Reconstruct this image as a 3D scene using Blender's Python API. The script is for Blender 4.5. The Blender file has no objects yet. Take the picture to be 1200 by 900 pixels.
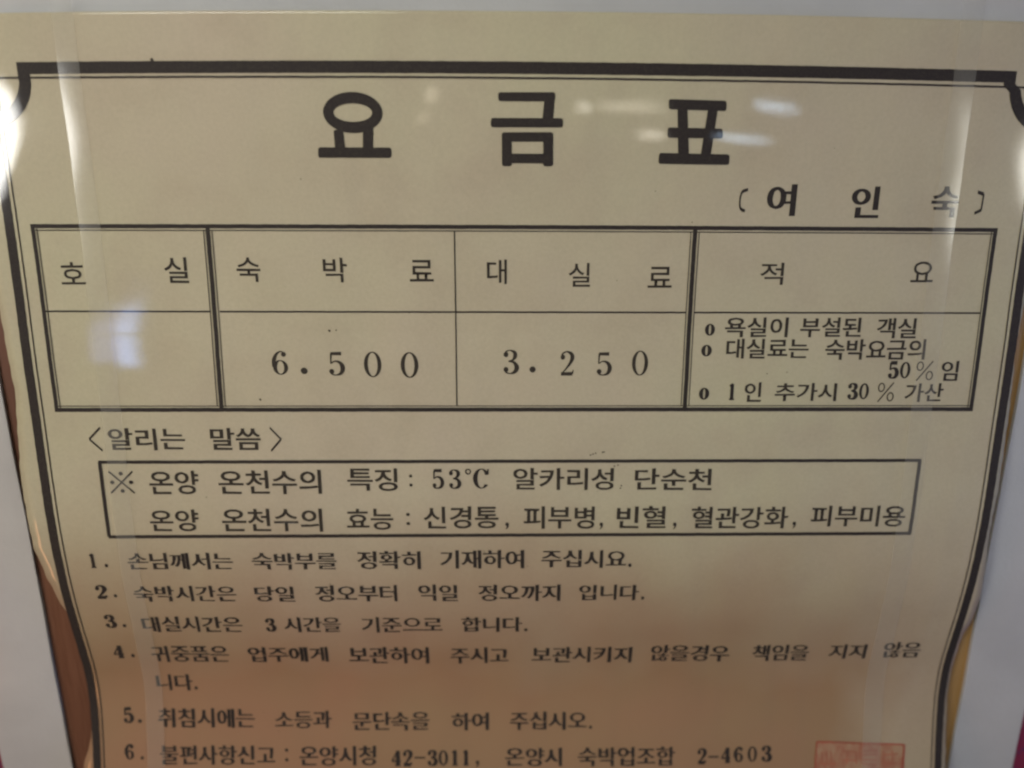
import bpy, bmesh, math, random
from mathutils import Vector, Matrix
random.seed(7)
scene = bpy.context.scene
COL = scene.collection
CAMZ = 1.45

# ------------------------------------------------------------ camera
cam_d = bpy.data.cameras.new('camera'); cam = bpy.data.objects.new('camera', cam_d); COL.objects.link(cam)
cam.location = (0, 0, CAMZ)
cam.rotation_euler = (math.radians(90 - 15.8), 0, 0)
cam_d.sensor_width = 36; cam_d.lens = 27
cam_d.clip_start = 0.01; cam_d.clip_end = 20
cam_d.dof.use_dof = True
cam_d.dof.focus_distance = 0.229
cam_d.dof.aperture_fstop = 5.0
scene.camera = cam

# ------------------------------------------------------------ world, lamps, exposure
world = bpy.data.worlds.new('World'); scene.world = world; world.use_nodes = True
bg = world.node_tree.nodes['Background']
bg.inputs['Color'].default_value = (0.62, 0.60, 0.56, 1); bg.inputs['Strength'].default_value = 0.04
scene.view_settings.view_transform = 'Standard'; scene.view_settings.look = 'None'
scene.view_settings.exposure = -0.54; scene.view_settings.gamma = 1
scene.render.resolution_x = 1024; scene.render.resolution_y = 768
scene.cycles.filter_width = 2.3
scene.cycles.use_denoising = True

def lamp(name, pos, target, sx, sy, color, radiance, shape='RECTANGLE'):
    d = bpy.data.lights.new(name, 'AREA'); d.shape = shape; d.size = sx; d.size_y = sy
    area = sx * sy * (math.pi / 4 if shape == 'ELLIPSE' else 1)
    d.color = color; d.energy = radiance * math.pi * area
    o = bpy.data.objects.new(name, d); COL.objects.link(o); o.location = pos
    o.rotation_euler = (Vector(target) - Vector(pos)).to_track_quat('-Z', 'Y').to_euler()
    return o
key = lamp('ceiling_light', (-0.30, -0.36, 1.86), (-0.05, 0.23, 1.36), 0.36, 0.24, (1.0, 0.975, 0.875), 2.6)
key.data.spread = math.radians(62)
lamp('left_window', (-1.062, -0.9888, 1.578), (-0.1482, 0.2263, 1.457), 0.20, 0.30, (1.0, 0.985, 0.93), 42, 'ELLIPSE')
lamp('right_window', (1.152, -0.9226, 1.486), (0.1545, 0.2317, 1.4477), 0.15, 0.257, (0.95, 0.94, 0.84), 24, 'ELLIPSE')
lamp('small_lamp', (-0.1451, -1.3645, 1.5943), (-0.0224, 0.2258, 1.4691), 0.018, 0.026, (1, 0.86, 0.66), 14, 'ELLIPSE')
lamp('small_lamp', (-0.1633, -1.3663, 1.5403), (-0.0247, 0.2258, 1.4635), 0.018, 0.022, (1, 0.84, 0.62), 9, 'ELLIPSE')
lamp('strip_lamp', (0.3904, -1.5338, 1.5768), (0.0333, 0.2269, 1.4661), 0.19, 0.013, (1, 0.9, 0.72), 14, 'ELLIPSE')
lamp('strip_lamp', (0.261, -1.5541, 1.5708), (0.0199, 0.2266, 1.4658), 0.032, 0.016, (1, 0.93, 0.8), 22, 'ELLIPSE')
lamp('strip_lamp', (0.7592, -1.4309, 1.5993), (0.0739, 0.2282, 1.466), 0.12, 0.011, (0.60, 0.78, 1), 30, 'ELLIPSE')
lamp('strip_lamp', (0.4409, -1.5271, 1.492), (0.0389, 0.2271, 1.4586), 0.077, 0.016, (1, 0.92, 0.78), 20, 'ELLIPSE')
lamp('strip_lamp', (0.6774, -1.4643, 1.4988), (0.0652, 0.2279, 1.4577), 0.15, 0.012, (0.60, 0.78, 1), 24, 'ELLIPSE')
lamp('window_pane', (-0.8124, -1.2189, 1.256), (-0.1194, 0.2237, 1.4007), 0.054, 0.105, (0.36, 0.46, 1), 6)
lamp('window_pane', (-0.7742, -1.2326, 1.246), (-0.1132, 0.2238, 1.3999), 0.035, 0.12, (0.34, 0.52, 1), 15)
lamp('warm_lamp', (-0.62, -0.18, 1.00), (-0.02, 0.23, 1.27), 0.24, 0.2, (1.0, 0.42, 0.18), 6.5)
side = lamp('blue_side_fill', (0.62, -0.06, 1.36), (0.16, 0.23, 1.38), 0.22, 0.3, (0.50, 0.56, 1.0), 0.95)  # unseen blue fill, added to cool the right card and paper edge
side.data.spread = math.radians(70)

# ------------------------------------------------------------ the bent sheet
import math
# ---- the bent sheet: profile in the camera's frame (metres), v in mm down the sheet, u in mm across it
TH = math.radians(15.8)
CAMZ = 1.45
YAW = 0.0135
BOW = 0.0040
XC = 0.0041
PROFILE = [(-40.007, 0.127724, 0.20527), (-34.193, 0.122028, 0.206439), (-28.316, 0.116274, 0.207632), (-22.38, 0.110468, 0.208869), (-16.397, 0.104636, 0.210207), (-10.344, 0.098746, 0.211599), (-4.209, 0.092774, 0.213001), (2.007, 0.086721, 0.214421), (8.308, 0.080585, 0.215854), (14.694, 0.074369, 0.217311), (21.164, 0.068077, 0.218817), (27.722, 0.061707, 0.220383), (34.376, 0.055247, 0.221974), (41.125, 0.048683, 0.223544), (47.968, 0.042016, 0.225084), (54.903, 0.03525, 0.226609), (61.93, 0.028389, 0.228122), (69.043, 0.021428, 0.229588), (76.244, 0.014376, 0.231045), (83.552, 0.007237, 0.232607), (90.977, 0.0, 0.23427), (98.519, -0.007342, 0.235995), (106.168, -0.014792, 0.237726), (113.912, -0.022347, 0.239429), (121.785, -0.030017, 0.241206), (129.806, -0.037814, 0.243088), (138.037, -0.04577, 0.245196), (146.576, -0.053939, 0.247679), (155.458, -0.062353, 0.250525), (164.839, -0.071097, 0.253918), (174.82, -0.080241, 0.257918), (185.372, -0.089797, 0.262393), (195.924, -0.099502, 0.266523), (205.61, -0.108832, 0.26909), (214.681, -0.117798, 0.270454), (223.513, -0.126591, 0.271266), (232.268, -0.135326, 0.271861), (241.031, -0.144072, 0.272404), (249.795, -0.152822, 0.272897), (258.603, -0.161615, 0.273408), (267.446, -0.170443, 0.273926), (267.446, -0.170443, 0.273926)]   # (v mm, height m, depth m)

def _interp(v):
    P = PROFILE
    n = len(P)
    i = 0
    while i < n - 2 and v > P[i + 1][0]:
        i += 1
    p0 = P[max(i - 1, 0)]; p1 = P[i]; p2 = P[i + 1]; p3 = P[min(i + 2, n - 1)]
    h = p2[0] - p1[0]
    t = (v - p1[0]) / h
    out = []
    for k in (1, 2):
        m1 = (p2[k] - p0[k]) / (p2[0] - p0[0]) * h
        m2 = (p3[k] - p1[k]) / (p3[0] - p1[0]) * h
        t2, t3 = t * t, t * t * t
        out.append((2*t3-3*t2+1)*p1[k] + (t3-2*t2+t)*m1 + (-2*t3+3*t2)*p2[k] + (t3-t2)*m2)
    return out

def sheet_cam(u, v):
    Y, D = _interp(v)
    s = u / 150.0
    bow = BOW * max(0.0, 1.0 - max(v, 0.0) / 75.0) * (1 - s * s)
    return (XC + u / 1000.0, D * (1 + YAW * s) - bow, Y)

def cam2world(p):
    X, D, Y = p
    c, s = math.cos(TH), math.sin(TH)
    return (X, D * c + Y * s, CAMZ + Y * c - D * s)

def surf(u, v, h=0.0):
    """point of the sheet at (u, v) mm, lifted h mm off it towards the viewer"""
    p = cam2world(sheet_cam(u, v))
    if h:
        a = cam2world(sheet_cam(u + 1, v)); b = cam2world(sheet_cam(u, v + 1))
        e = [a[i] - p[i] for i in range(3)]; f = [b[i] - p[i] for i in range(3)]
        n = [e[1]*f[2]-e[2]*f[1], e[2]*f[0]-e[0]*f[2], e[0]*f[1]-e[1]*f[0]]
        l = math.sqrt(sum(x*x for x in n)); sg = 1 if n[1] < 0 else -1
        p = tuple(p[i] + sg * n[i] / l * h / 1000.0 for i in range(3))
    return p

LINES = [
    ('bracketed word in bold letters', [('〔', 'x', 61.27, 64.0, 33.57, 33.55, 39.5, 39.49), ('여', 'B', 69.56, 78.15, 32.1, 32.02, 40.89, 40.83), ('인', 'B', 94.35, 102.85, 32.34, 32.26, 41.19, 41.13), ('숙', 'B', 118.32, 126.55, 32.1, 32.01, 41.0, 40.93), ('〕', 'x', 131.37, 134.01, 33.63, 33.6, 39.67, 39.65)]),
    (None, [('호', 'h', -136.01, -128.92, 54.55, 54.54, 61.05, 61.04), ('실', 'h', -105.58, -98.64, 53.28, 53.27, 60.68, 60.66)]),
    (None, [('숙', 'h', -84.54, -77.58, 53.25, 53.23, 60.34, 60.33), ('박', 'h', -59.34, -52.37, 53.19, 53.18, 60.29, 60.27), ('료', 'h', -34.16, -27.16, 53.94, 53.92, 60.11, 60.09)]),
    (None, [('대', 'h', -11.45, -5.61, 53.63, 53.61, 60.72, 60.71), ('실', 'h', 12.7, 19.08, 54.53, 54.51, 61.48, 61.47), ('료', 'h', 36.19, 43.35, 55.69, 55.66, 61.79, 61.77)]),
    (None, [('적', 'h', 69.5, 76.48, 54.32, 54.29, 60.81, 60.79), ('요', 'h', 114.89, 121.69, 53.79, 53.75, 59.9, 59.87)]),
    (None, [('6', 'n', -76.46, -71.43, 80.69, 80.68, 88.07, 88.07), ('.', 'n', -67.88, -65.83, 85.85, 85.85, 87.88, 87.88), ('5', 'n', -59.61, -54.67, 81.14, 81.13, 88.33, 88.33), ('0', 'n', -48.8, -43.54, 80.97, 80.97, 88.85, 88.85), ('0', 'n', -37.74, -32.41, 81.12, 81.11, 89.04, 89.04)]),
    (None, [('3', 'n', -6.97, -2.14, 80.33, 80.33, 87.86, 87.86), ('.', 'n', 1.19, 3.08, 85.45, 85.45, 87.38, 87.38), ('2', 'n', 10.35, 14.81, 80.66, 80.65, 88.2, 88.2), ('5', 'n', 21.38, 26.17, 81.17, 81.17, 88.31, 88.31), ('0', 'n', 32.35, 37.27, 80.59, 80.58, 88.3, 88.3)]),
    (None, [('o', 'm', 54.08, 57.11, 72.37, 72.37, 75.99, 75.99), ('욕실이', 'r', 60.24, 79.25, 70.41, 70.37, 76.43, 76.4), ('부설된', 'r', 83.07, 101.64, 70.44, 70.41, 76.4, 76.37), ('객실', 'r', 106.3, 118.59, 70.66, 70.63, 76.81, 76.8)]),
    (None, [('o', 'm', 53.31, 56.52, 78.78, 78.78, 82.38, 82.38), ('대실료는', 'r', 60.83, 86.16, 76.87, 76.84, 82.98, 82.97), ('숙박요금의', 'r', 91.16, 121.98, 77.09, 77.05, 83.41, 83.39)]),
    (None, [('5', 'm', 111.28, 114.4, 84.01, 84.01, 89.17, 89.17), ('0', 'm', 114.93, 118.16, 84.01, 84.01, 89.17, 89.17), ('%', 'x', 119.85, 125.42, 83.74, 83.74, 89.9, 89.9), ('임', 'b', 127.72, 133.03, 83.65, 83.65, 89.9, 89.9)]),
    (None, [('o', 'm', 53.35, 56.51, 92.13, 92.13, 95.92, 95.92), ('1', 'm', 62.2, 64.73, 90.71, 90.71, 95.92, 95.92), ('인', 'r', 67.38, 72.67, 90.36, 90.36, 96.58, 96.58), ('추가시', 'r', 76.83, 95.92, 90.71, 90.71, 96.39, 96.4), ('3', 'm', 99.34, 102.4, 90.71, 90.71, 95.77, 95.78), ('0', 'm', 102.93, 105.99, 90.71, 90.71, 95.78, 95.78), ('%', 'x', 108.6, 114.0, 90.44, 90.44, 96.6, 96.6), ('가산', 'r', 117.22, 129.23, 90.71, 90.71, 96.6, 96.61)]),
    ('smaller bracketed heading below the table', [('〈', 'x', -133.79, -129.83, 104.63, 104.63, 111.98, 111.99), ('알리는', 'r', -127.92, -104.59, 104.82, 104.85, 111.8, 111.85), ('말씀', 'r', -96.79, -81.35, 104.86, 104.88, 111.86, 111.89), ('〉', 'x', -78.55, -75.08, 104.7, 104.7, 112.09, 112.1)]),
    (None, [('※', 'x', -129.11, -121.51, 118.54, 118.56, 126.0, 126.03), ('온양', 'l', -116.88, -101.55, 118.57, 118.61, 126.33, 126.38), ('온천수의', 'l', -95.55, -63.64, 118.35, 118.43, 126.31, 126.42), ('특징', 'l', -55.64, -39.88, 117.78, 117.82, 125.31, 125.36), (':', 'x', -36.3, -35.23, 119.99, 119.99, 123.95, 123.95), ('5', 'k', -29.22, -25.49, 118.32, 118.33, 124.68, 124.69), ('3', 'k', -24.02, -20.15, 118.33, 118.34, 124.7, 124.71), ('°', 'x', -18.78, -16.91, 118.07, 118.07, 120.04, 120.04), ('C', 'k', -16.41, -11.25, 118.07, 118.08, 124.72, 124.74), ('알카리성', 'l', -3.64, 27.95, 117.91, 117.98, 125.19, 125.29), ('단순천', 'l', 34.61, 59.03, 118.2, 118.26, 125.31, 125.39)]),
    (None, [('온양', 'l', -118.05, -102.79, 131.47, 131.53, 138.89, 138.97), ('온천수의', 'l', -95.65, -64.14, 131.1, 131.22, 139.0, 139.15), ('효능', 'l', -56.52, -41.71, 131.33, 131.39, 138.58, 138.65), (':', 'x', -37.66, -36.44, 132.86, 132.87, 136.97, 136.98), ('신경통', 'l', -32.06, -8.36, 130.64, 130.73, 138.28, 138.39), (',', 'x', -6.36, -4.92, 136.22, 136.23, 138.61, 138.61), ('피부병', 'l', -0.49, 22.2, 130.67, 130.76, 138.42, 138.53), (',', 'x', 23.73, 25.1, 136.35, 136.36, 138.75, 138.75), ('빈혈', 'l', 29.38, 45.16, 130.79, 130.85, 138.47, 138.54), (',', 'x', 47.32, 48.69, 136.45, 136.46, 138.85, 138.86), ('혈관강화', 'l', 53.19, 84.36, 130.96, 131.08, 138.58, 138.72), (',', 'x', 85.9, 87.29, 136.32, 136.33, 138.73, 138.74), ('피부미용', 'l', 91.68, 122.33, 130.81, 130.93, 138.06, 138.2)]),
    (None, [('1', 'm', -139.32, -136.82, 146.52, 146.53, 151.69, 151.71), ('.', 'x', -134.5, -133.42, 150.32, 150.32, 151.63, 151.64), ('손님께서는', 'c', -127.16, -93.6, 146.4, 146.59, 152.49, 152.7), ('숙박부를', 'c', -87.7, -60.44, 146.62, 146.77, 152.74, 152.91), ('정확히', 'c', -54.04, -33.65, 146.19, 146.3, 152.76, 152.89), ('기재하여', 'c', -27.51, -0.23, 145.9, 146.05, 152.61, 152.78), ('주십시요', 'c', 5.38, 33.02, 146.08, 146.23, 152.59, 152.76), ('.', 'x', 33.69, 34.81, 151.17, 151.17, 152.54, 152.55)]),
    (None, [('2', 'm', -139.28, -135.7, 158.3, 158.33, 163.28, 163.3), ('.', 'x', -133.7, -132.6, 161.78, 161.79, 163.12, 163.13), ('숙박시간은', 'c', -127.17, -94.08, 158.65, 158.88, 164.73, 164.99), ('당일', 'c', -88.18, -75.28, 159.12, 159.21, 165.04, 165.14), ('정오부터', 'c', -68.55, -41.65, 158.8, 158.99, 165.19, 165.41), ('익일', 'c', -34.83, -21.85, 158.83, 158.93, 165.25, 165.36), ('정오까지', 'c', -15.24, 11.83, 158.97, 159.16, 165.41, 165.63), ('입니다', 'c', 17.97, 37.93, 159.2, 159.34, 165.33, 165.49), ('.', 'x', 38.64, 39.77, 163.93, 163.94, 165.32, 165.33)]),
    (None, [('3', 'm', -138.74, -135.34, 170.13, 170.16, 175.42, 175.45), ('.', 'x', -133.18, -132.07, 173.96, 173.97, 175.4, 175.41), ('대실시간은', 'c', -126.77, -93.96, 170.94, 171.23, 177.4, 177.73), ('3', 'm', -86.27, -83.06, 172.05, 172.07, 177.47, 177.5), ('시간을', 'c', -80.23, -61.17, 171.56, 171.73, 177.86, 178.05), ('기준으로', 'c', -54.49, -27.39, 171.79, 172.03, 178.38, 178.65), ('합니다', 'c', -21.16, -0.66, 172.08, 172.27, 178.33, 178.54), ('.', 'x', -0.07, 1.08, 177.04, 177.05, 178.35, 178.37)]),
    (None, [('4', 'm', -138.77, -135.31, 183.13, 183.17, 188.63, 188.67), ('.', 'x', -133.1, -131.91, 186.97, 186.98, 188.47, 188.49), ('귀중품은', 'c', -126.33, -100.14, 183.45, 183.73, 190.58, 190.87), ('업주에게', 'c', -93.92, -66.72, 184.39, 184.68, 190.94, 191.25), ('보관하여', 'c', -59.77, -32.53, 184.75, 185.03, 191.93, 192.23), ('주시고', 'c', -25.24, -5.21, 185.26, 185.47, 192.31, 192.54), ('보관시키지', 'c', 2.53, 37.15, 185.32, 185.68, 192.25, 192.63), ('않을경우', 'c', 43.7, 71.01, 185.07, 185.35, 192.17, 192.48), ('책임을', 'c', 78.84, 98.71, 185.2, 185.41, 192.33, 192.55), ('지지', 'c', 105.63, 118.93, 185.33, 185.47, 191.72, 191.86), ('않음', 'c', 124.67, 137.89, 184.53, 184.67, 191.47, 191.61)]),
    (None, [('니다', 'c', -126.52, -114.12, 195.98, 196.11, 202.47, 202.61), ('.', 'x', -113.81, -112.65, 200.99, 201.0, 202.34, 202.36)]),
    (None, [('5', 'm', -139.02, -135.74, 209.09, 209.12, 214.59, 214.63), ('.', 'x', -134.15, -132.83, 213.33, 213.34, 214.75, 214.76), ('취침시에는', 'c', -127.13, -93.87, 209.44, 209.81, 216.56, 216.94), ('소등과', 'c', -86.95, -67.19, 210.78, 211.0, 217.27, 217.5), ('문단속을', 'c', -59.93, -33.1, 211.46, 211.76, 218.27, 218.58), ('하여', 'c', -25.3, -12.36, 212.16, 212.31, 218.67, 218.82), ('주십시오', 'c', -4.91, 22.41, 212.07, 212.37, 218.75, 219.06), ('.', 'x', 23.04, 24.25, 217.49, 217.5, 218.75, 218.77)]),
    (None, [('6', 'm', -139.14, -135.9, 222.48, 222.52, 228.02, 228.06), ('.', 'x', -133.86, -132.68, 226.88, 226.89, 228.11, 228.13), ('불편사항신고', 'c', -126.95, -87.16, 223.03, 223.51, 230.05, 230.55), (':', 'x', -83.74, -82.55, 224.7, 224.71, 229.35, 229.37), ('온양시청', 'c', -78.75, -51.94, 223.83, 224.15, 230.96, 231.3), ('4', 'm', -46.57, -43.18, 225.77, 225.81, 231.37, 231.41), ('2', 'm', -42.58, -39.29, 225.82, 225.86, 231.42, 231.46), ('-', 'x', -38.54, -34.64, 228.2, 228.25, 228.98, 229.03), ('3', 'm', -33.89, -30.59, 225.92, 225.96, 231.53, 231.57), ('0', 'm', -29.99, -26.68, 225.97, 226.01, 231.58, 231.62), ('1', 'm', -25.78, -22.77, 225.87, 225.9, 231.48, 231.51), ('1', 'm', -21.87, -18.86, 225.91, 225.95, 231.52, 231.56), (',', 'x', -17.07, -15.56, 229.87, 229.89, 232.37, 232.38), ('온양시', 'c', -6.51, 13.64, 225.32, 225.56, 232.03, 232.28), ('숙박업조합', 'c', 19.27, 53.83, 225.31, 225.73, 232.36, 232.79), ('2', 'm', 61.76, 64.97, 226.45, 226.49, 231.95, 231.99), ('-', 'x', 65.74, 69.41, 229.17, 229.21, 229.95, 230.0), ('4', 'm', 70.31, 73.68, 226.08, 226.12, 231.74, 231.78), ('6', 'm', 74.9, 78.27, 225.98, 226.02, 231.64, 231.68), ('0', 'm', 79.8, 83.17, 225.88, 225.92, 231.54, 231.58), ('3', 'm', 84.7, 88.23, 225.78, 225.82, 231.45, 231.49)]),
]
TITLE = [
    ('heading letter made of a ring on two stems', [('ring', (-48.28, 13.7), 8.25, 5.35, 5.35, 2.4), ('bar', [(-53.96, 18.16), (-51.27, 18.16), (-50.89, 23.56), (-53.77, 23.57)]), ('bar', [(-45.62, 17.03), (-42.82, 17.02), (-43.15, 23.54), (-46.05, 23.55)]), ('bar', [(-58.5, 22.81), (-37.94, 22.85), (-38.11, 25.58), (-58.7, 25.58)])]),
    ('heading letter with a square box under its bars', [('bar', [(-7.94, 8.28), (7.91, 8.17), (7.86, 10.56), (-7.91, 10.6)]), ('bar', [(5.03, 8.26), (7.91, 8.23), (7.34, 15.67), (4.31, 15.7)]), ('bar', [(-10.0, 14.94), (10.14, 14.9), (10.19, 17.33), (-9.99, 17.39)]), ('bar', [(-6.97, 18.67), (7.43, 18.58), (7.42, 21.06), (-6.98, 21.14)]), ('bar', [(-6.97, 18.67), (-4.17, 18.65), (-4.17, 27.68), (-6.95, 27.69)]), ('bar', [(4.68, 18.6), (7.43, 18.58), (7.53, 27.61), (4.71, 27.63)]), ('bar', [(-6.51, 24.35), (6.99, 24.28), (7.03, 26.79), (-6.52, 26.86)])]),
    ('heading letter of three bars crossed by two leaning stems', [('bar', [(39.42, 9.63), (55.74, 9.88), (55.94, 12.55), (39.72, 12.35)]), ('bar', [(42.07, 12.04), (44.9, 12.0), (46.1, 24.4), (43.03, 24.43)]), ('bar', [(50.67, 11.94), (53.46, 11.91), (52.28, 24.35), (49.42, 24.37)]), ('bar', [(39.6, 17.02), (55.22, 17.22), (55.42, 19.82), (39.69, 19.79)]), ('bar', [(37.59, 23.79), (57.71, 24.07), (57.79, 26.83), (37.51, 26.77)])]),
]
LEFT_EDGE = [(-12.3, -157.5), (40, -156.8), (80.55, -154.55), (93.62, -153.96), (107.04, -155.03), (120.78, -156.03), (132.1, -155.98), (143.9, -155.83), (153.18, -154.07), (162.98, -152.01), (171.3, -149.73), (180, -149.6), (188, -149.3), (212, -149.6), (219.25, -150.49), (230.95, -153.6), (260, -156)]
RIGHT_EDGE = [(-12.3, 154), (40, 153), (77.63, 149.99), (104.71, 151.1), (123.66, 151.29), (139.33, 150.9), (165.34, 152.9), (174.37, 152.66), (182, 151.1), (188, 150.9), (205, 150.7), (216, 151), (234.81, 151.54), (260, 152.5)]
SPECKS = [(-102.51, 0.06, 0.5), (-80.69, 95.78, 0.35), (-80.58, 96.05, 0.2), (-58.67, 74.65, 0.4), (-56.63, 74.52, 0.25), (-43.0, 19.26, 0.3), (20.41, 113.68, 0.28), (21.21, 113.4, 0.28), (22.0, 113.12, 0.28), (24.13, 112.85, 0.28), (24.66, 112.71, 0.28), (28.01, 117.34, 0.28), (29.07, 117.06, 0.28), (30.12, 124.72, 0.28), (30.37, 123.87, 0.28), (-74.98, 108.15, 0.12), (22.85, 125.72, 0.09), (-144.82, 175.83, 0.11), (-85.72, 218.35, 0.14), (83.99, 94.23, 0.16), (-99.66, 127.3, 0.18), (1.0, 152.04, 0.16), (-126.63, 155.35, 0.15), (-52.71, 11.85, 0.18), (-13.04, 146.6, 0.19), (59.18, 201.51, 0.13), (73.98, 87.74, 0.19), (87.77, 22.15, 0.1), (-90.64, 211.05, 0.13), (26.96, 59.64, 0.14), (-34.66, 69.31, 0.15), (19.68, 196.57, 0.16), (121.83, 183.92, 0.2), (37.08, 34.2, 0.18), (135.4, 197.96, 0.15), (48.25, 42.81, 0.18), (13.32, 56.65, 0.09), (102.98, 219.11, 0.09), (73.39, 80.85, 0.1), (-63.34, 158.4, 0.18), (-127.51, 122.84, 0.09)]

# ------------------------------------------------------------ helpers
def link(name, me, parent=None, mat=None):
    o = bpy.data.objects.new(name, me); COL.objects.link(o)
    if mat is not None: me.materials.append(mat)
    if parent is not None:
        o.parent = parent
        o.matrix_parent_inverse = Matrix.Identity(4)
    return o
ORIGIN = Vector(surf(0, 110))          # the notice's own origin: all its parts are written relative to it
def empty(name, loc=(0, 0, 0), parent=None):
    o = bpy.data.objects.new(name, None); COL.objects.link(o); o.location = loc; o.empty_display_size = 0.01
    if parent is not None: o.parent = parent
    return o
def tag(o, label=None, cat=None, kind=None, group=None):
    if label: o['label'] = label
    if cat: o['category'] = cat
    if kind: o['kind'] = kind
    if group: o['group'] = group
    return o
_lift = [0]
def sheet_mesh(name, verts_uv, faces, lift=0.10, maxedge=2.0):
    """mesh drawn flat in sheet millimetres, then laid on the bent sheet"""
    bm = bmesh.new()
    vs = [bm.verts.new((p[0], p[1], 0)) for p in verts_uv]
    for f in faces:
        try: bm.faces.new([vs[i] for i in f])
        except ValueError: pass
    for _ in range(5):
        es = [e for e in bm.edges if e.calc_length() > maxedge]
        if not es: break
        bmesh.ops.subdivide_edges(bm, edges=es, cuts=1)
        bmesh.ops.triangulate(bm, faces=[f for f in bm.faces if len(f.verts) > 3])
    _lift[0] = (_lift[0] + 1) % 12
    l = lift + _lift[0] * 0.004
    for v in bm.verts:
        v.co = Vector(surf(v.co.x, v.co.y, l)) - ORIGIN
    bmesh.ops.recalc_face_normals(bm, faces=bm.faces)
    bm.normal_update()
    s = sum(f.normal.y * f.calc_area() for f in bm.faces)
    if s > 0: bmesh.ops.reverse_faces(bm, faces=bm.faces)
    for f in bm.faces: f.smooth = True
    me = bpy.data.meshes.new(name); bm.to_mesh(me); bm.free()
    return me

# ------------------------------------------------------------ materials
class N:
    def __init__(s, name):
        s.m = bpy.data.materials.new(name); s.m.use_nodes = True
        s.t = s.m.node_tree; s.bsdf = s.t.nodes['Principled BSDF']; s.out = s.t.nodes['Material Output']
    def n(s, kind, **kw):
        x = s.t.nodes.new(kind)
        for k, v in kw.items():
            if k in x.inputs: x.inputs[k].default_value = v
            else: setattr(x, k, v)
        return x
    def l(s, a, b): s.t.links.new(a, b)
    def set(s, **kw):
        for k, v in kw.items(): s.bsdf.inputs[k.replace('_', ' ')].default_value = v
    def noise(s, scale, detail=4, rough=0.55, vec=None, stretch=None):
        x = s.n('ShaderNodeTexNoise', Scale=scale, Detail=detail, Roughness=rough)
        v = s.pos()
        if stretch:
            mp = s.n('ShaderNodeMapping'); mp.inputs['Scale'].default_value = stretch
            s.l(v, mp.inputs['Vector']); v = mp.outputs['Vector']
        s.l(v, x.inputs['Vector'])
        return x.outputs['Fac']
    def pos(s):
        if not hasattr(s, '_p'): s._p = s.n('ShaderNodeNewGeometry').outputs['Position']
        return s._p
    def ramp(s, fac, stops):
        r = s.n('ShaderNodeValToRGB'); e = r.color_ramp.elements
        while len(e) < len(stops): e.new(0.5)
        for i, (p, c) in enumerate(stops): e[i].position = p; e[i].color = (c[0], c[1], c[2], 1) if not isinstance(c, (int, float)) else (c, c, c, 1)
        s.l(fac, r.inputs['Fac']); return r.outputs['Color']
    def mix(s, fac, a, b, mode='MIX'):
        x = s.n('ShaderNodeMix', data_type='RGBA', blend_type=mode)
        for val, sock in ((fac, x.inputs[0]), (a, x.inputs[6]), (b, x.inputs[7])):
            if isinstance(val, (int, float)): sock.default_value = val
            elif isinstance(val, tuple): sock.default_value = (*val, 1)
            else: s.l(val, sock)
        return x.outputs[2]
    def math(s, op, a, b=0.0):
        x = s.n('ShaderNodeMath', operation=op)
        for i, val in enumerate((a, b)):
            if isinstance(val, (int, float)): x.inputs[i].default_value = val
            else: s.l(val, x.inputs[i])
        return x.outputs[0]

def coat(k, weight=1.0):
    """the clear laminate bonded over paper and print alike: same waviness and scratches everywhere"""
    wave = k.noise(22, 2, 0.5)
    fine = k.noise(240, 3, 0.6, stretch=(1, 1, 0.35))
    h = k.math('ADD', k.math('MULTIPLY', wave, 0.00017), k.math('MULTIPLY', fine, 0.000006))
    b = k.n('ShaderNodeBump', Strength=0.30, Distance=1.0); k.l(h, b.inputs['Height'])
    k.l(b.outputs['Normal'], k.bsdf.inputs['Coat Normal'])
    k.set(Coat_Weight=weight, Coat_IOR=1.5)
    sm = k.ramp(k.noise(60, 4), [(0.35, 0.03), (0.75, 0.07)])
    k.l(sm, k.bsdf.inputs['Coat Roughness'])

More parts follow.
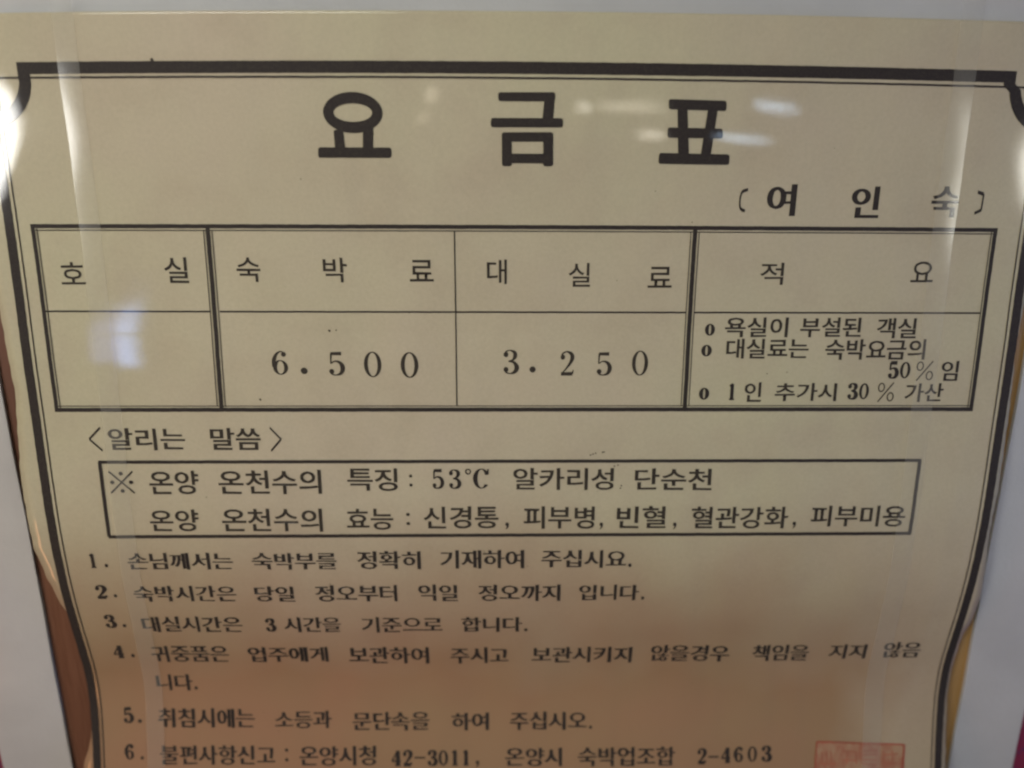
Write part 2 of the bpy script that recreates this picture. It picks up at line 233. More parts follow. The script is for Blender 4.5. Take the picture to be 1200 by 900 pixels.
def paper_material():
    k = N('aged_notice_paper')
    big = k.noise(9, 4); mid = k.noise(55, 5); fib = k.noise(900, 3, 0.7)
    base = k.mix(k.ramp(big, [(0.32, 0.0), (0.72, 1.0)]), (0.53, 0.49, 0.322), (0.535, 0.452, 0.335))
    base = k.mix(k.math('MULTIPLY', k.ramp(mid, [(0.45, 0.0), (0.75, 1.0)]), 0.5), base, (0.46, 0.385, 0.27))
    base = k.mix(0.5, base, k.mix(1.0, base, k.ramp(fib, [(0.3, 0.90), (0.7, 1.07)]), 'MULTIPLY'))
    # warm brown shade over the lower sheet, painted into the paper colour
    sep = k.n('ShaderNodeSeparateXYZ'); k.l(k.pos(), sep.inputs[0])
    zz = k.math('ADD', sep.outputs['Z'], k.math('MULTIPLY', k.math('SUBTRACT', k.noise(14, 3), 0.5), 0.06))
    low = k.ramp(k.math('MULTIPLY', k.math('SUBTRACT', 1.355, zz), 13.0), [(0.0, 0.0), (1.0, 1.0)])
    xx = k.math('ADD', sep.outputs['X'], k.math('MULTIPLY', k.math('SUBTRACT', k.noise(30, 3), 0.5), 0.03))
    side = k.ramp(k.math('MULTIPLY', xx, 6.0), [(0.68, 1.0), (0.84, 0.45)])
    base = k.mix(k.math('MULTIPLY', k.math('MULTIPLY', low, side), LOWER_SHADE), base, k.mix(k.ramp(k.noise(11, 3), [(0.4, 0.0), (0.65, 1.0)]), (0.33, 0.205, 0.105), (0.35, 0.185, 0.10)))
    # small specks
    vor = k.n('ShaderNodeTexVoronoi', Scale=95.0); k.l(k.pos(), vor.inputs['Vector'])
    sp = k.ramp(vor.outputs['Distance'], [(0.018, 1.0), (0.04, 0.0)])
    sel = k.ramp(k.noise(40, 2), [(0.56, 0.0), (0.60, 1.0)])
    base = k.mix(k.math('MULTIPLY', k.math('MULTIPLY', sp, sel), 0.55), base, (0.16, 0.11, 0.07))
    k.l(base, k.bsdf.inputs['Base Color'])
    k.set(Roughness=0.7)
    b = k.n('ShaderNodeBump', Strength=1.0, Distance=1.0)
    k.l(k.math('ADD', k.math('MULTIPLY', fib, 0.00005), k.math('ADD', k.math('MULTIPLY', k.noise(26, 3, 0.45), 0.0016), k.math('MULTIPLY', k.noise(16, 2, 0.5, stretch=(3.2, 1, 0.35)), 0.0010))), b.inputs['Height']); k.l(b.outputs['Normal'], k.bsdf.inputs['Normal'])
    coat(k)
    return k.m
LOWER_SHADE = 0.97  # strength of the shade painted on the lower sheet

def ink_material(name, col, wear=0.35):
    k = N(name)
    fib = k.noise(1500, 3, 0.7); mid = k.noise(160, 3)
    c = k.mix(k.math('MULTIPLY', k.ramp(fib, [(0.45, 0.0), (0.8, 1.0)]), wear), col, (0.20, 0.165, 0.11))
    c = k.mix(k.math('MULTIPLY', k.ramp(mid, [(0.4, 0.0), (0.75, 1.0)]), wear * 0.6), c, tuple(x * 2.2 for x in col))
    k.l(c, k.bsdf.inputs['Base Color']); k.set(Roughness=0.75); coat(k)
    return k.m

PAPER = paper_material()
INK = ink_material('printed_black_ink', (0.018, 0.012, 0.010), 0.14)
INK_SOFT = ink_material('thin_faded_ink', (0.024, 0.017, 0.011), 0.22)
SEAL_INK = ink_material('red_stamp_ink', (0.34, 0.05, 0.025), 0.5)

SEAL_FAINT = ink_material('faint_red_stamp_ink', (0.37, 0.12, 0.065), 0.6)

def seal_fill_material():
    k = N('red_stamp_fill')
    n1 = k.noise(420, 3, 0.6, stretch=(1, 1, 0.5)); n2 = k.noise(150, 2)
    f = k.ramp(k.math('ADD', k.math('MULTIPLY', n1, 0.6), k.math('MULTIPLY', n2, 0.4)), [(0.40, 0.0), (0.60, 1.0)])
    k.l(k.mix(f, (0.42, 0.26, 0.15), (0.38, 0.15, 0.085)), k.bsdf.inputs['Base Color']); k.set(Roughness=0.8); coat(k)
    return k.m
def plain(name, col, col2, scale, rough, bump=0.0, bscale=400, stretch=None, coatw=0.0):
    k = N(name)
    k.l(k.mix(k.ramp(k.noise(scale, 5, 0.6, stretch=stretch), [(0.3, 0.0), (0.7, 1.0)]), col, col2), k.bsdf.inputs['Base Color'])
    k.set(Roughness=rough, Coat_Weight=coatw, Coat_Roughness=0.15)
    if bump:
        b = k.n('ShaderNodeBump', Strength=bump, Distance=0.0006); k.l(k.noise(bscale, 4, 0.6, stretch=stretch), b.inputs['Height']); k.l(b.outputs['Normal'], k.bsdf.inputs['Normal'])
    return k.m
WHITE = plain('white_card', (0.455, 0.452, 0.45), (0.54, 0.537, 0.53), 22, 0.6, 0.25, 500, coatw=0.2)
BROWN = plain('dark_brown_wood', (0.10, 0.038, 0.02), (0.17, 0.075, 0.045), 30, 0.45, 0.4, 200, (6, 6, 0.5), 0.3)
OCHRE = plain('ochre_wood', (0.34, 0.19, 0.06), (0.46, 0.27, 0.10), 30, 0.5, 0.4, 200, (6, 6, 0.5), 0.2)
def crimson_material():
    k = N('crimson_wallpaper')
    v = k.n('ShaderNodeTexVoronoi', Scale=420.0); k.l(k.pos(), v.inputs['Vector'])
    f = k.ramp(v.outputs['Distance'], [(0.22, 1.0), (0.36, 0.0)])
    k.l(k.mix(k.math('MULTIPLY', f, k.ramp(k.noise(50, 2), [(0.5, 0.0), (0.56, 1.0)])), (0.20, 0.010, 0.045), (0.06, 0.02, 0.09)), k.bsdf.inputs['Base Color'])
    k.set(Roughness=0.7); return k.m
CRIMSON = crimson_material()
def film_material():
    k = N('clear_plastic_film')
    tr = k.n('ShaderNodeBsdfTransparent'); tr.inputs['Color'].default_value = (0.99, 0.99, 0.985, 1)
    gl = k.n('ShaderNodeBsdfGlossy', Roughness=0.12)
    df = k.n('ShaderNodeBsdfDiffuse'); df.inputs['Color'].default_value = (0.93, 0.90, 0.80, 1)
    lw = k.n('ShaderNodeLayerWeight', Blend=0.5)
    fr = k.math('ADD', k.math('MULTIPLY', k.math('POWER', lw.outputs['Facing'], 5.0), 0.9), 0.035)
    bump = k.n('ShaderNodeBump', Strength=0.3, Distance=1.0)
    k.l(k.math('MULTIPLY', k.noise(300, 3, 0.6, stretch=(1, 1, 0.2)), 0.00002), bump.inputs['Height'])
    k.l(bump.outputs['Normal'], gl.inputs['Normal'])
    m1 = k.n('ShaderNodeMixShader'); m1.inputs[0].default_value = 0.09
    k.l(tr.outputs[0], m1.inputs[1]); k.l(df.outputs[0], m1.inputs[2])
    m2 = k.n('ShaderNodeMixShader'); k.l(fr, m2.inputs[0]); k.l(m1.outputs[0], m2.inputs[1]); k.l(gl.outputs[0], m2.inputs[2])
    k.l(m2.outputs[0], k.out.inputs['Surface'])
    return k.m
FILM = film_material()

# ------------------------------------------------------------ the wall behind
WY, WS = 0.2345, 0.021
def wall_box(name, x0, x1, z0, z1, off0, off1, mat, wav=0.0):
    """slab on the wall between x0..x1, z0..z1; its faces off0 (back) and off1 (front) metres off the wall"""
    bm = bmesh.new(); nz = max(2, int((z1 - z0) / 0.006)); nx = 6
    rnd = random.Random(name + str(round(x0, 3)))
    ph = [rnd.uniform(0, 6) for _ in range(6)]
    def P(x, z, off):
        w = wav * (math.sin(z * 61 + ph[0]) + 0.5 * math.sin(z * 173 + ph[1]))
        return (x + w, WY + WS * x - off, z)
    rows = []
    for i in range(nz + 1):
        z = z0 + (z1 - z0) * i / nz
        rows.append([bm.verts.new(P(x0 + (x1 - x0) * j / nx, z, off1)) for j in range(nx + 1)] + [bm.verts.new(P(x1, z, off0)), bm.verts.new(P(x0, z, off0))])
    n = len(rows[0])
    for i in range(nz):
        for j in range(n):
            bm.faces.new((rows[i][j], rows[i][(j + 1) % n], rows[i + 1][(j + 1) % n], rows[i + 1][j]))
    bm.faces.new(rows[0][::-1]); bm.faces.new(rows[-1])
    bmesh.ops.recalc_face_normals(bm, faces=bm.faces)
    ed = [e for e in bm.edges if e.is_manifold and len(e.link_faces) == 2 and e.calc_face_angle(0) > 1.2]
    bmesh.ops.bevel(bm, geom=ed, offset=0.0002, segments=2, profile=0.5, affect='EDGES')
    c = Vector(((x0 + x1) / 2, WY + WS * (x0 + x1) / 2, (z0 + z1) / 2))
    for v in bm.verts: v.co -= c
    me = bpy.data.meshes.new(name); bm.to_mesh(me); bm.free()
    o = link(name, me, None, mat); o.location = c
    return o
tag(wall_box('wall', -1.2, 1.2, 0.9, 2.0, -0.02, 0.0, CRIMSON), kind='structure')
tag(wall_box('wooden_strip', -0.172, -0.120, 0.99, 1.478, 0.0002, 0.0010, BROWN), 'dark reddish brown strip between the left white card and the notice', 'strip')
tag(wall_box('wooden_strip', 0.120, 0.172, 0.99, 1.478, 0.0002, 0.0010, OCHRE), 'ochre yellow strip between the notice and the right white card', 'strip')
tag(wall_box('white_card', -0.1832, -0.1586, 0.99, 1.4780, 0.0004, 0.0022, WHITE, 0.00012), 'pale white card edge at the lower left beside the dark brown strip', 'card')
tag(wall_box('white_card', 0.1622, 0.1863, 0.99, 1.4780, 0.0004, 0.0022, WHITE, 0.00012), 'bluish white card edge at the lower right beside the ochre strip', 'card')
tag(wall_box('white_card', -0.26, 0.26, 1.4784, 1.62, 0.0004, 0.0022, WHITE), 'grey white card showing as a thin band above the notice', 'card')

# ------------------------------------------------------------ the notice
notice = empty('price_notice', ORIGIN)
tag(notice, 'yellowed laminated price notice with black Korean print and ruled table', 'notice')

def edge_at(E, v):
    for i in range(len(E) - 1):
        if E[i][0] <= v <= E[i + 1][0]:
            t = (v - E[i][0]) / (E[i + 1][0] - E[i][0]); t = t * t * (3 - 2 * t) * 0.5 + t * 0.5
            return E[i][1] + (E[i + 1][1] - E[i][1]) * t
    return E[-1][1] if v > E[-1][0] else E[0][1]
def paper_mesh():
    vs, fs = [], []; V0, V1, NV, NU = -12.2, 262.0, 440, 110
    for i in range(NV + 1):
        v = V0 + (V1 - V0) * i / NV
        a = edge_at(LEFT_EDGE, v) + 0.12 * math.sin(v * 0.9) * math.sin(v * 0.23); b = edge_at(RIGHT_EDGE, v) + 0.12 * math.sin(v * 0.8 + 1) * math.sin(v * 0.31)
        for j in range(NU + 1):
            u = a + (b - a) * j / NU
            vs.append(Vector(surf(u, v, 0.0)) - ORIGIN)
    w = NU + 1
    for i in range(NV):
        for j in range(NU):
            fs.append((i * w + j, (i + 1) * w + j, (i + 1) * w + j + 1, i * w + j + 1))
    me = bpy.data.meshes.new('paper'); me.from_pydata([tuple(p) for p in vs], [], fs)
    me.update(); me.shade_smooth()
    if sum(p.normal.y for p in me.polygons) > 0: me.flip_normals()
    return me
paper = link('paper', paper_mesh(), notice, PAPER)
sol = paper.modifiers.new('thickness', 'SOLIDIFY'); sol.thickness = 0.00022; sol.offset = -1

# ---- ruled lines
def quad_path(pts, w, n=None):
    """ribbon of width w mm along pts (sheet mm)"""
    vs, fs = [], []
    for i, p in enumerate(pts):
        a = pts[max(i - 1, 0)]; b = pts[min(i + 1, len(pts) - 1)]
        d = Vector((b[0] - a[0], b[1] - a[1])).normalized(); nx, ny = -d.y, d.x
        vs += [(p[0] + nx * w / 2, p[1] + ny * w / 2), (p[0] - nx * w / 2, p[1] - ny * w / 2)]
        if i: fs.append((2*i-2, 2*i-1, 2*i+1, 2*i))
    return vs, fs
def rag(pts, amp=0.05, step=1.5):
    out = []
    for i in range(len(pts) - 1):
        a, b = pts[i], pts[i + 1]; L = math.hypot(b[0]-a[0], b[1]-a[1]); n = max(1, int(L / step))
        for j in range(n):
            t = j / n; out.append((a[0]+(b[0]-a[0])*t + random.uniform(-amp, amp), a[1]+(b[1]-a[1])*t + random.uniform(-amp, amp)))
    out.append(pts[-1]); return out
def rule(name, parent, pts, w, mat=None, lift=0.10, amp=0.035, label=None):
    vs, fs = quad_path(rag(pts, amp), w)
    o = link(name, sheet_mesh(name, vs, fs, lift), parent, mat or INK)
    if label: o['label'] = label
    return o
def poly(name, parent, pts, mat=None, lift=0.12):
    o = link(name, sheet_mesh(name, pts, [tuple(range(len(pts)))], lift), parent, mat or INK); return o

border = empty('border', (0, 0, 0), notice)
UL, UR, NR = -150.2, 150.0, 10.2      # outer faces of the thick band; radius of the cut corner
rule('thick_line', border, [(UL + 10.0, 1.9), (UR - 12.3, 2.2)], 3.1)
def side(s, U, cu):
    pts = []
    # down from the top band, a quarter turn outwards, then straight down
    R1, R2 = 10.2, 13.5
    vs, fs = [], []
    dv = 0.3 if s > 0 else 0.0
    prof = [((cu - s*0.0, 0.35 + dv), (cu - s*3.4, 0.35 + dv)), ((cu, 4.0), (cu - s*3.4, 4.4))]
    for k in range(1, 11):
        a = math.radians(9 * k)
        prof.append(((U - s*R1*math.cos(a) , 4.0 + R1*math.sin(a)), (U - s*(R2)*math.cos(a), 4.2 + R2*math.sin(a))))
    for i, (p, q) in enumerate(prof):
        vs += [p, q]
        if i: fs.append((2*i-2, 2*i-1, 2*i+1, 2*i))
    link('corner_notch', sheet_mesh('corner_notch', vs, fs, 0.11, 1.2), border, INK)
    rule('thick_line', border, [(U - s*1.33, 14.2), (U - s*1.33, 262)], 2.66, amp=0.05)
    rule('thin_line', border, [(U - s*3.75, 3.0), (U - s*3.75, 262)], 0.42, INK_SOFT, amp=0.025)
side(-1, UL, -140.2)
side(1, UR, 138.0)
rule('thin_line', border, [(UL + 0.2, 4.35), (UR - 0.5, 4.9)], 0.5, INK, lift=0.17)

table = empty('table_grid', (0, 0, 0), notice)
TU0, TU1, TV0, TV1, TM = -142.8, 139.3, 43.85, 99.6, 69.0
def double_rule(a, b, out, w=1.15, gap=1.15, thin=0.28):
    rule('thick_line', table, [a, b], w)
    rule('thin_line', table, [(a[0]+out[0]*gap, a[1]+out[1]*gap), (b[0]+out[0]*gap, b[1]+out[1]*gap)], thin, INK_SOFT, 0.14, 0.02)
double_rule((TU0, TV0+.55), (TU1, TV0+.55), (0, 1))
double_rule((TU0, TV1-.6), (TU1, TV1-.6), (0, -1), 1.25)
double_rule((TU0+.6, TV0), (TU0+.6, TV1), (1, 0))
double_rule((TU1-.6, TV0), (TU1-.6, TV1), (-1, 0), 1.2)
for c0, c1 in ((-91.9, -92.6), (49.3, 49.2)):
    rule('thick_line', table, [(c0, TV0+.6), (c1, TV1-.6)], 1.25)
    for s in (-1, 1):
        rule('thin_line', table, [(c0+s*1.2, TV0+1.6), (c1+s*1.2, TV1-1.7)], 0.26, INK_SOFT, 0.14, 0.02)
rule('thin_line', table, [(-20.8, TV0+1.6), (-21.0, TV1-1.7)], 0.36, INK, 0.12, 0.02)
for a, b in ((TU0+1, -93.2), (-90.6, 48.0), (50.5, TU1-1.7)):
    rule('thin_line', table, [(a, TM), (b, TM)], 0.5, INK, 0.13, 0.025)

box = empty('text_box', (0, 0, 0), notice)
BU0, BU1, BV0, BV1 = -131.3, 124.6, 115.7, 140.7
for a, b, w in (((BU0-.4, BV0), (BU1+.5, BV0), 1.05), ((BU0-.4, BV1), (BU1+.5, BV1), 1.15), ((BU0, BV0), (BU0-.2, BV1), 1.1), ((BU1, BV0), (BU1, BV1), 1.15)):
    rule('thick_line', box, [a, b], w, lift=0.11)

# ------------------------------------------------------------ lettering
_cache = {}
def font_glyph(ch, style):
    ox, oy = {'B': (0.040, 0.008), 'h': (0.008, 0.008), 'l': (0.020, 0.012), 'r': (0.022, 0.012), 'b': (0.022, 0.006), 'c': (0.034, 0.002)}[style]
    key = (ch, style)
    if key in _cache: return _cache[key]
    c = bpy.data.curves.new('t', 'FONT'); c.body = ch; c.size = 1; c.resolution_u = 5; c.fill_mode = 'FRONT'
    o = bpy.data.objects.new('t', c); COL.objects.link(o)
    dg = bpy.context.evaluated_depsgraph_get()
    me = bpy.data.meshes.new_from_object(o.evaluated_get(dg), depsgraph=dg)
    bm = bmesh.new(); bm.from_mesh(me)
    bmesh.ops.remove_doubles(bm, verts=bm.verts, dist=1e-4)
    if ox or oy:
        new = {}
        for v in bm.verts:
            n = Vector((0, 0)); es = [e for e in v.link_edges if len(e.link_faces) == 1]
            for e in es:
                a, b = e.verts; d = (b.co - a.co).to_2d(); nn = Vector((d.y, -d.x))
                if nn.length < 1e-9: continue
                nn.normalize(); fc = e.link_faces[0].calc_center_median().to_2d(); mid = ((a.co + b.co) / 2).to_2d()
                if nn.dot(mid - fc) < 0: nn = -nn
                n += nn
            if n.length > 1e-6:
                L = n.length / len(es); n.normalize(); f = min(1.0 / max(L, 0.45), 1.6)
                new[v] = (n.x * ox * f, n.y * oy * f)
        for v, (dx, dy) in new.items(): v.co.x += dx; v.co.y += dy
    vs = [(v.co.x, v.co.y) for v in bm.verts]; bm.verts.index_update(); fs = [tuple(v.index for v in f.verts) for f in bm.faces]
    bm.free(); bpy.data.objects.remove(o); bpy.data.meshes.remove(me); bpy.data.curves.remove(c)
    _cache[key] = (vs, fs); return vs, fs

def ring(cx, cy, rx, ry, ix, iy, n=40, a0=0, a1=360, tilt=0):
    vs, fs = [], []
    m = n if a1 - a0 < 360 else n
    for k in range(n + 1):
        a = math.radians(a0 + (a1 - a0) * k / n)
        vs += [(cx + rx*math.cos(a), cy + ry*math.sin(a)), (cx + ix*math.cos(a), cy + iy*math.sin(a))]
        if k: fs.append((2*k-2, 2*k, 2*k+1, 2*k-1))
    return vs, fs
def disc(cx, cy, rx, ry=None, n=18):
    ry = ry or rx
    return [(cx + rx*math.cos(2*math.pi*k/n), cy + ry*math.sin(2*math.pi*k/n)) for k in range(n)], [tuple(range(n))]
THIN = [0.0]
def stroke(pts, n=7, caps=True):
    """ribbon through (x, y, width) knots, Catmull-Rom, round ends"""
    P = []
    if len(pts) == 2: P = [tuple(pts[0][i] + (pts[1][i]-pts[0][i])*t/4 for i in range(3)) for t in range(5)]
    else:
        q = [pts[0]] + list(pts) + [pts[-1]]
        for i in range(1, len(q) - 2):
            for k in range(n):
                t = k / n
                P.append(tuple(0.5*((2*q[i][c]) + (-q[i-1][c]+q[i+1][c])*t + (2*q[i-1][c]-5*q[i][c]+4*q[i+1][c]-q[i+2][c])*t*t + (-q[i-1][c]+3*q[i][c]-3*q[i+1][c]+q[i+2][c])*t**3) for c in range(3)))
        P.append(pts[-1])
    vs, fs = [], []
    for i, p in enumerate(P):
        a = P[max(i-1, 0)]; b = P[min(i+1, len(P)-1)]; d = Vector((b[0]-a[0], b[1]-a[1]))
        if d.length < 1e-9: d = Vector((1, 0))
        d.normalize(); w = p[2] / 2 + THIN[0] / 2
        vs += [(p[0]-d.y*w, p[1]+d.x*w), (p[0]+d.y*w, p[1]-d.x*w)]
        if i: fs.append((2*i-2, 2*i-1, 2*i+1, 2*i))
    return vs, fs
def digit(ch, b=1.0):
    """roman figures in a 0.7 x 1 box; b = weight"""
    D = {
     '1': [stroke([(.36,.95,.15*b),(.36,.04,.15*b)]), stroke([(.14,.025,.05),(.58,.025,.05)]), stroke([(.40,.98,.05),(.30,.90,.09),(.13,.84,.05)])],
     '2': [disc(.15,.74,.085*b), stroke([(.09,.76,.07),(.15,.89,.07),(.34,.965,.06),(.54,.88,.12*b),(.60,.72,.15*b),(.50,.50,.10*b),(.28,.24,.07),(.08,.05,.05)]), stroke([(.07,.055,.11*b),(.60,.06,.12*b)]), stroke([(.60,.06,.09),(.66,.22,.04)])],
     '3': [disc(.15,.80,.085*b), stroke([(.09,.82,.06),(.17,.93,.06),(.34,.97,.05),(.53,.88,.12*b),(.55,.73,.14*b),(.44,.58,.08),(.26,.53,.05)]), stroke([(.26,.53,.05),(.50,.48,.09*b),(.62,.28,.16*b),(.54,.10,.12*b),(.34,.025,.05),(.16,.07,.06),(.08,.18,.06)]), disc(.15,.19,.085*b)],
     '4': [stroke([(.46,.97,.05),(.04,.30,.05)]), stroke([(.03,.285,.06),(.68,.285,.06)]), stroke([(.47,.97,.15*b),(.47,.03,.15*b)]), stroke([(.28,.025,.05),(.66,.025,.05)])],
     '5': [stroke([(.13,.94,.10*b),(.58,.94,.12*b)]), stroke([(.15,.95,.07*b),(.12,.52,.05)]), stroke([(.12,.52,.05),(.32,.62,.06),(.53,.54,.11*b),(.62,.33,.15*b),(.54,.11,.11*b),(.34,.025,.05),(.16,.06,.06),(.08,.17,.06)]), disc(.15,.18,.085*b)],
     '6': [ring(.36,.305,.31,.305,.31-.13*b,.265-THIN[0]*.7), stroke([(.56,.86,.06),(.42,.97,.05),(.22,.86,.08*b),(.11,.62,.13*b),(.10,.33,.13*b)]), disc(.52,.85,.08*b)],
     '0': [ring(.35,.5,.35,.5,.35-.125*b,.455-THIN[0]*.8)],
     'o': [ring(.35,.5,.35,.5,.35-.17*b,.40)],
     'C': [ring(.37,.5,.36,.5,.36-.15*b,.45,40,38,322), disc(.58,.76,.08), stroke([(.65,.98,.05),(.645,.70,.05)])],
    }[ch]
    return D
def special(ch):
    return {
     '.': [disc(.5,.5,.5)], ':': [disc(.5,.12,.5,.13), disc(.5,.88,.5,.13)], ',': [disc(.5,.72,.42,.27), stroke([(.72,.66,.35),(.6,.35,.3),(.2,.02,.12)])],
     '-': [stroke([(0,.5,.8),(1,.5,.8)])],
     '%': [ring(.22,.74,.20,.24,.13,.18), ring(.78,.26,.20,.24,.13,.18), stroke([(.90,1,.07),(.08,0,.07)])],
     '°': [ring(.5,.5,.5,.5,.28,.28)],
     '※': [stroke([(.02,.98,.07),(.98,.02,.07)]), stroke([(.98,.98,.07),(.02,.02,.07)]), disc(.5,.88,.085), disc(.5,.12,.085), disc(.12,.5,.085), disc(.88,.5,.085)],
     '〈': [stroke([(.97,1,.10),(.05,.5,.10)]), stroke([(.05,.5,.10),(.97,0,.10)])],
     '〉': [stroke([(.03,1,.10),(.95,.5,.10)]), stroke([(.95,.5,.10),(.03,0,.10)])],
     '〔': [stroke([(.95,1,.14),(.35,.88,.16),(.18,.5,.17),(.3,.12,.16),(.8,0,.14)])],
     '〕': [stroke([(.1,1,.16),(.8,.9,.18)]), stroke([(.82,.92,.18),(.78,.15,.18)]), stroke([(.8,.16,.16),(.05,0,.15)])],
    }[ch]
def merged(parts):
    vs, fs = [], []
    for a, b in parts:
        k = len(vs); vs += a; fs += [tuple(i + k for i in f) for f in b]
    return vs, fs
def place(ch, style, quadmap, box, parent):
    """box: the glyph's cell in word space (0..1 across); quadmap: (s, t) -> sheet mm"""
    if style in 'nmkx':
        THIN[0] = {'m': 0.05, 'k': 0.02}.get(style, 0.0)
        parts = special(ch) if style == 'x' or ch == '.' else digit(ch, {'n': 1.25, 'k': 1.3}.get(style, 1.6))
        THIN[0] = 0.0
        wx, wy = (1.0, 1.0) if (style == 'x' or ch == '.') else (0.7, 1.0)
        lifted = []
        for i, (vs, fs) in enumerate(parts):
            uv = [quadmap(x / wx, 1 - y / wy) for x, y in vs]
            lifted.append(sheet_mesh('m', uv, fs, 0.10 + 0.012 * i, 1.5))
        bm = bmesh.new()
        for m in lifted: bm.from_mesh(m); bpy.data.meshes.remove(m)
        me = bpy.data.meshes.new('character'); bm.to_mesh(me); bm.free()
        return link('character', me, parent, INK_SOFT if style == 'n' else INK)
def write_line(parent, items):
    for (t, style, u0, u1, va0, va1, vb0, vb1) in items:
        def qm(s, k, u0=u0, u1=u1, va0=va0, va1=va1, vb0=vb0, vb1=vb1):
            top = va0 + (va1 - va0) * s; bot = vb0 + (vb1 - vb0) * s
            return (u0 + (u1 - u0) * s, top + (bot - top) * k)
        if style in 'nmkx':
            place(t, style, qm, None, parent); continue
        gl = [font_glyph(c, style) for c in t]
        adv = 0.92; X0 = min(p[0] for p in gl[0][0]); X1 = (len(t) - 1) * adv + max(p[0] for p in gl[-1][0])
        Y0 = min(p[1] for g in gl for p in g[0]); Y1 = max(p[1] for g in gl for p in g[0])
        for i, (vs, fs) in enumerate(gl):
            jx, jy = random.uniform(-.012, .012), random.uniform(-.015, .015)
            uv = [qm((x + jx + i * adv - X0) / (X1 - X0), 1 - (y + jy - Y0) / (Y1 - Y0)) for x, y in vs]
            am = {'c': 0.085, 'B': 0.05}.get(style, 0.045)
            uv = [(a + am * math.sin(a*2.3 + b*1.9) * math.sin(b*3.1 - a), b + am * math.sin(a*3.4 - b*1.3 + 1)) for a, b in uv]
            link('character', sheet_mesh('character', uv, fs, 0.10, 1.6), parent, INK if style in 'Bcb' else INK_SOFT)

def rounded(pts, r):
    out = []; n = len(pts)
    for i in range(n):
        p = Vector(pts[i]); a = (Vector(pts[i-1]) - p).normalized(); b = (Vector(pts[(i+1) % n]) - p).normalized()
        A = p + a * r; B = p + b * r
        for k in range(5):
            t = k / 4; out.append(tuple((1-t)**2 * A + 2*t*(1-t) * p + t*t * B))
    return out
heading = empty('heading', (0, 0, 0), notice)
for label, prims in TITLE:
    ms = []
    for i, pr in enumerate(prims):
        if pr[0] == 'ring':
            (cx, cy), rx, ry, ix, iy = pr[1], pr[2], pr[3], pr[4], pr[5]
            vs, fs = ring(cx, cy, rx, ry, ix, iy, 56)
        else:
            vs = [(x + random.uniform(-.03, .03), y + random.uniform(-.03, .03)) for x, y in rounded(pr[1], 0.75)]; fs = [tuple(range(len(vs)))]
        ms.append(sheet_mesh('m', vs, fs, 0.10 + 0.012 * i, 1.5))
    bm = bmesh.new()
    for m in ms: bm.from_mesh(m); bpy.data.meshes.remove(m)
    me = bpy.data.meshes.new('character'); bm.to_mesh(me); bm.free()
    tag(link('character', me, heading, INK), label)
for label, items in LINES:
    ln = empty('text_line', (0, 0, 0), notice)
    if label: ln['label'] = label
    write_line(ln, items)

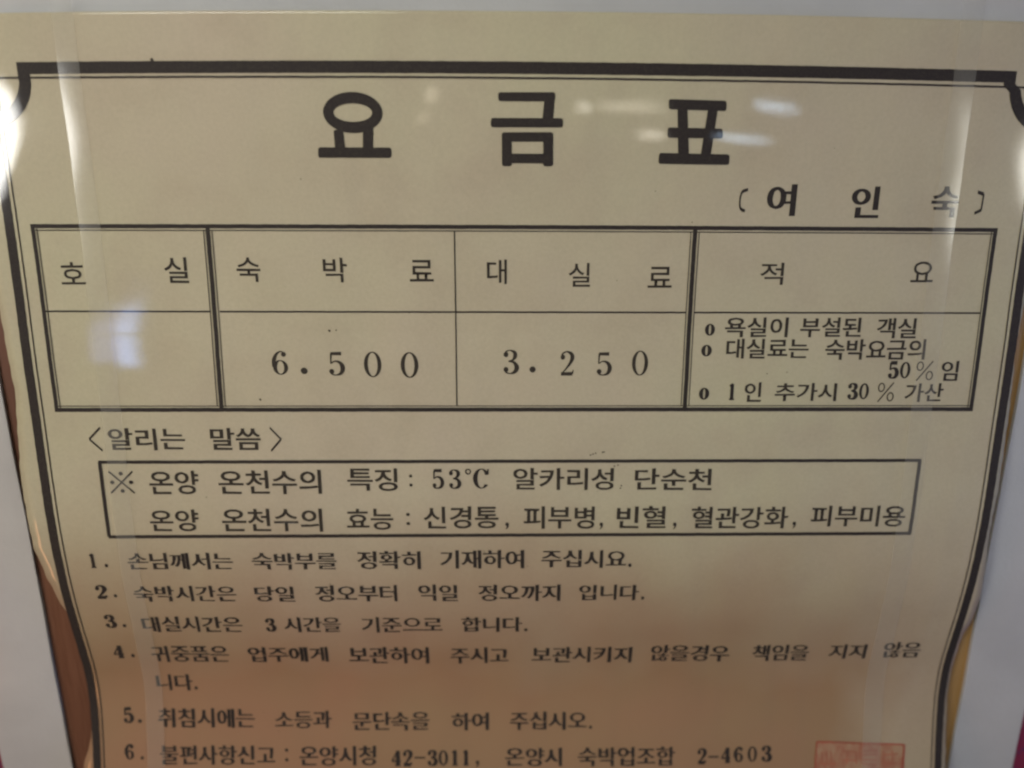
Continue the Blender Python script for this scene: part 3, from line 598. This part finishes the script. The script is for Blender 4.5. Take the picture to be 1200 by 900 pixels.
# ---- red seal stamp
seal = empty('red_stamp', (0, 0, 0), notice); seal['label'] = 'faded red square stamp at the bottom right of the print'
SQ = [(104.6, 224.4), (136.2, 225.9), (135.2, 256.0), (103.0, 255.0)]
poly('stamp_fill', seal, SQ, seal_fill_material(), 0.08)
SW = (0.55, 0.75, 0.5, 0.4)
for i in range(4):
    rule('stamp_outline', seal, [SQ[i], SQ[(i + 1) % 4]], SW[i], SEAL_INK, 0.15, 0.06)
rs = random.Random(5)
for c in range(4):
    for r in range(4):
        u0 = 106.5 + c * 7.4; v0 = 228.0 + r * 7.0
        prt = []
        for k in range(4):
            if rs.random() < .5: prt.append(stroke([(u0, v0 + k * 1.6, .55), (u0 + 5.2, v0 + k * 1.6 + rs.uniform(-.4, .4), .55)]))
            else: prt.append(stroke([(u0 + k * 1.6, v0, .55), (u0 + k * 1.6 + rs.uniform(-.4, .4), v0 + 5.0, .55)]))
        vs, fs = merged(prt)
        m = bpy.data.meshes.new('stamp_character')
        bm = bmesh.new()
        for i, (a, b) in enumerate(prt):
            mm = sheet_mesh('m', a, b, 0.14 + .01 * i); bm.from_mesh(mm); bpy.data.meshes.remove(mm)
        bm.to_mesh(m); bm.free(); link('stamp_character', m, seal, SEAL_FAINT)

# ---- stray specks of ink and a smudge above the text box
def speck(u, v, r):
    n = 9; pts = [(u + r*random.uniform(.6, 1.2)*math.cos(2*math.pi*k/n), v + r*random.uniform(.6, 1.2)*math.sin(2*math.pi*k/n)) for k in range(n)]
    poly('ink_speck', notice, pts, INK_SOFT, 0.10)
for u, v, r in SPECKS: speck(u, v, r)

# ------------------------------------------------------------ folded edges of the clear plastic over the notice
sleeve = empty('plastic_sleeve', ORIGIN)
tag(sleeve, 'clear plastic sleeve folds running down both sides of the notice', 'sleeve')
def film_strip(name, ua, ub, outer, H, slope_pow, v0=-16, v1=262, drift=0.0):
    """film from its free edge ua (sheet mm) inwards to ub; it lies H mm proud and dips towards the free edge"""
    vs, fs = [], []; NU, NV = 14, 180
    rnd = random.Random(name + str(ua)); p = [rnd.uniform(0, 6) for _ in range(6)]
    for i in range(NV + 1):
        v = v0 + (v1 - v0) * i / NV
        wob = 0.22 * math.sin(v * .05 + p[0]) + 0.1 * math.sin(v * .21 + p[1])
        k = 1 + 0.35 * math.sin(v * .045 + p[2]) + 0.12 * math.sin(v * .17 + p[3])
        e0 = ua + wob + drift * max(0, v - 100) / 100; e1 = ub + 0.5 * wob + drift * max(0, v - 100) / 100
        for j in range(NU + 1):
            t = j / NU
            h = 0.28 + H * k * (1 - (1 - t) ** slope_pow)
            vs.append(Vector(surf(e0 + (e1 - e0) * t, v, h)) - ORIGIN)
    w = NU + 1
    for i in range(NV):
        for j in range(NU):
            fs.append((i*w+j, i*w+j+1, (i+1)*w+j+1, (i+1)*w+j))
    me = bpy.data.meshes.new(name); me.from_pydata([tuple(x) for x in vs], [], fs); me.update(); me.shade_smooth()
    if sum(q.normal.y for q in me.polygons) > 0: me.flip_normals()
    return link(name, me, sleeve, FILM)
film_strip('folded_edge', -128.7, -122.6, -1, 0.22, 1.6, drift=-2.0)
film_strip('folded_edge', 126.2, 119.5, 1, 0.30, 1.5, v0=-40, drift=1.0)
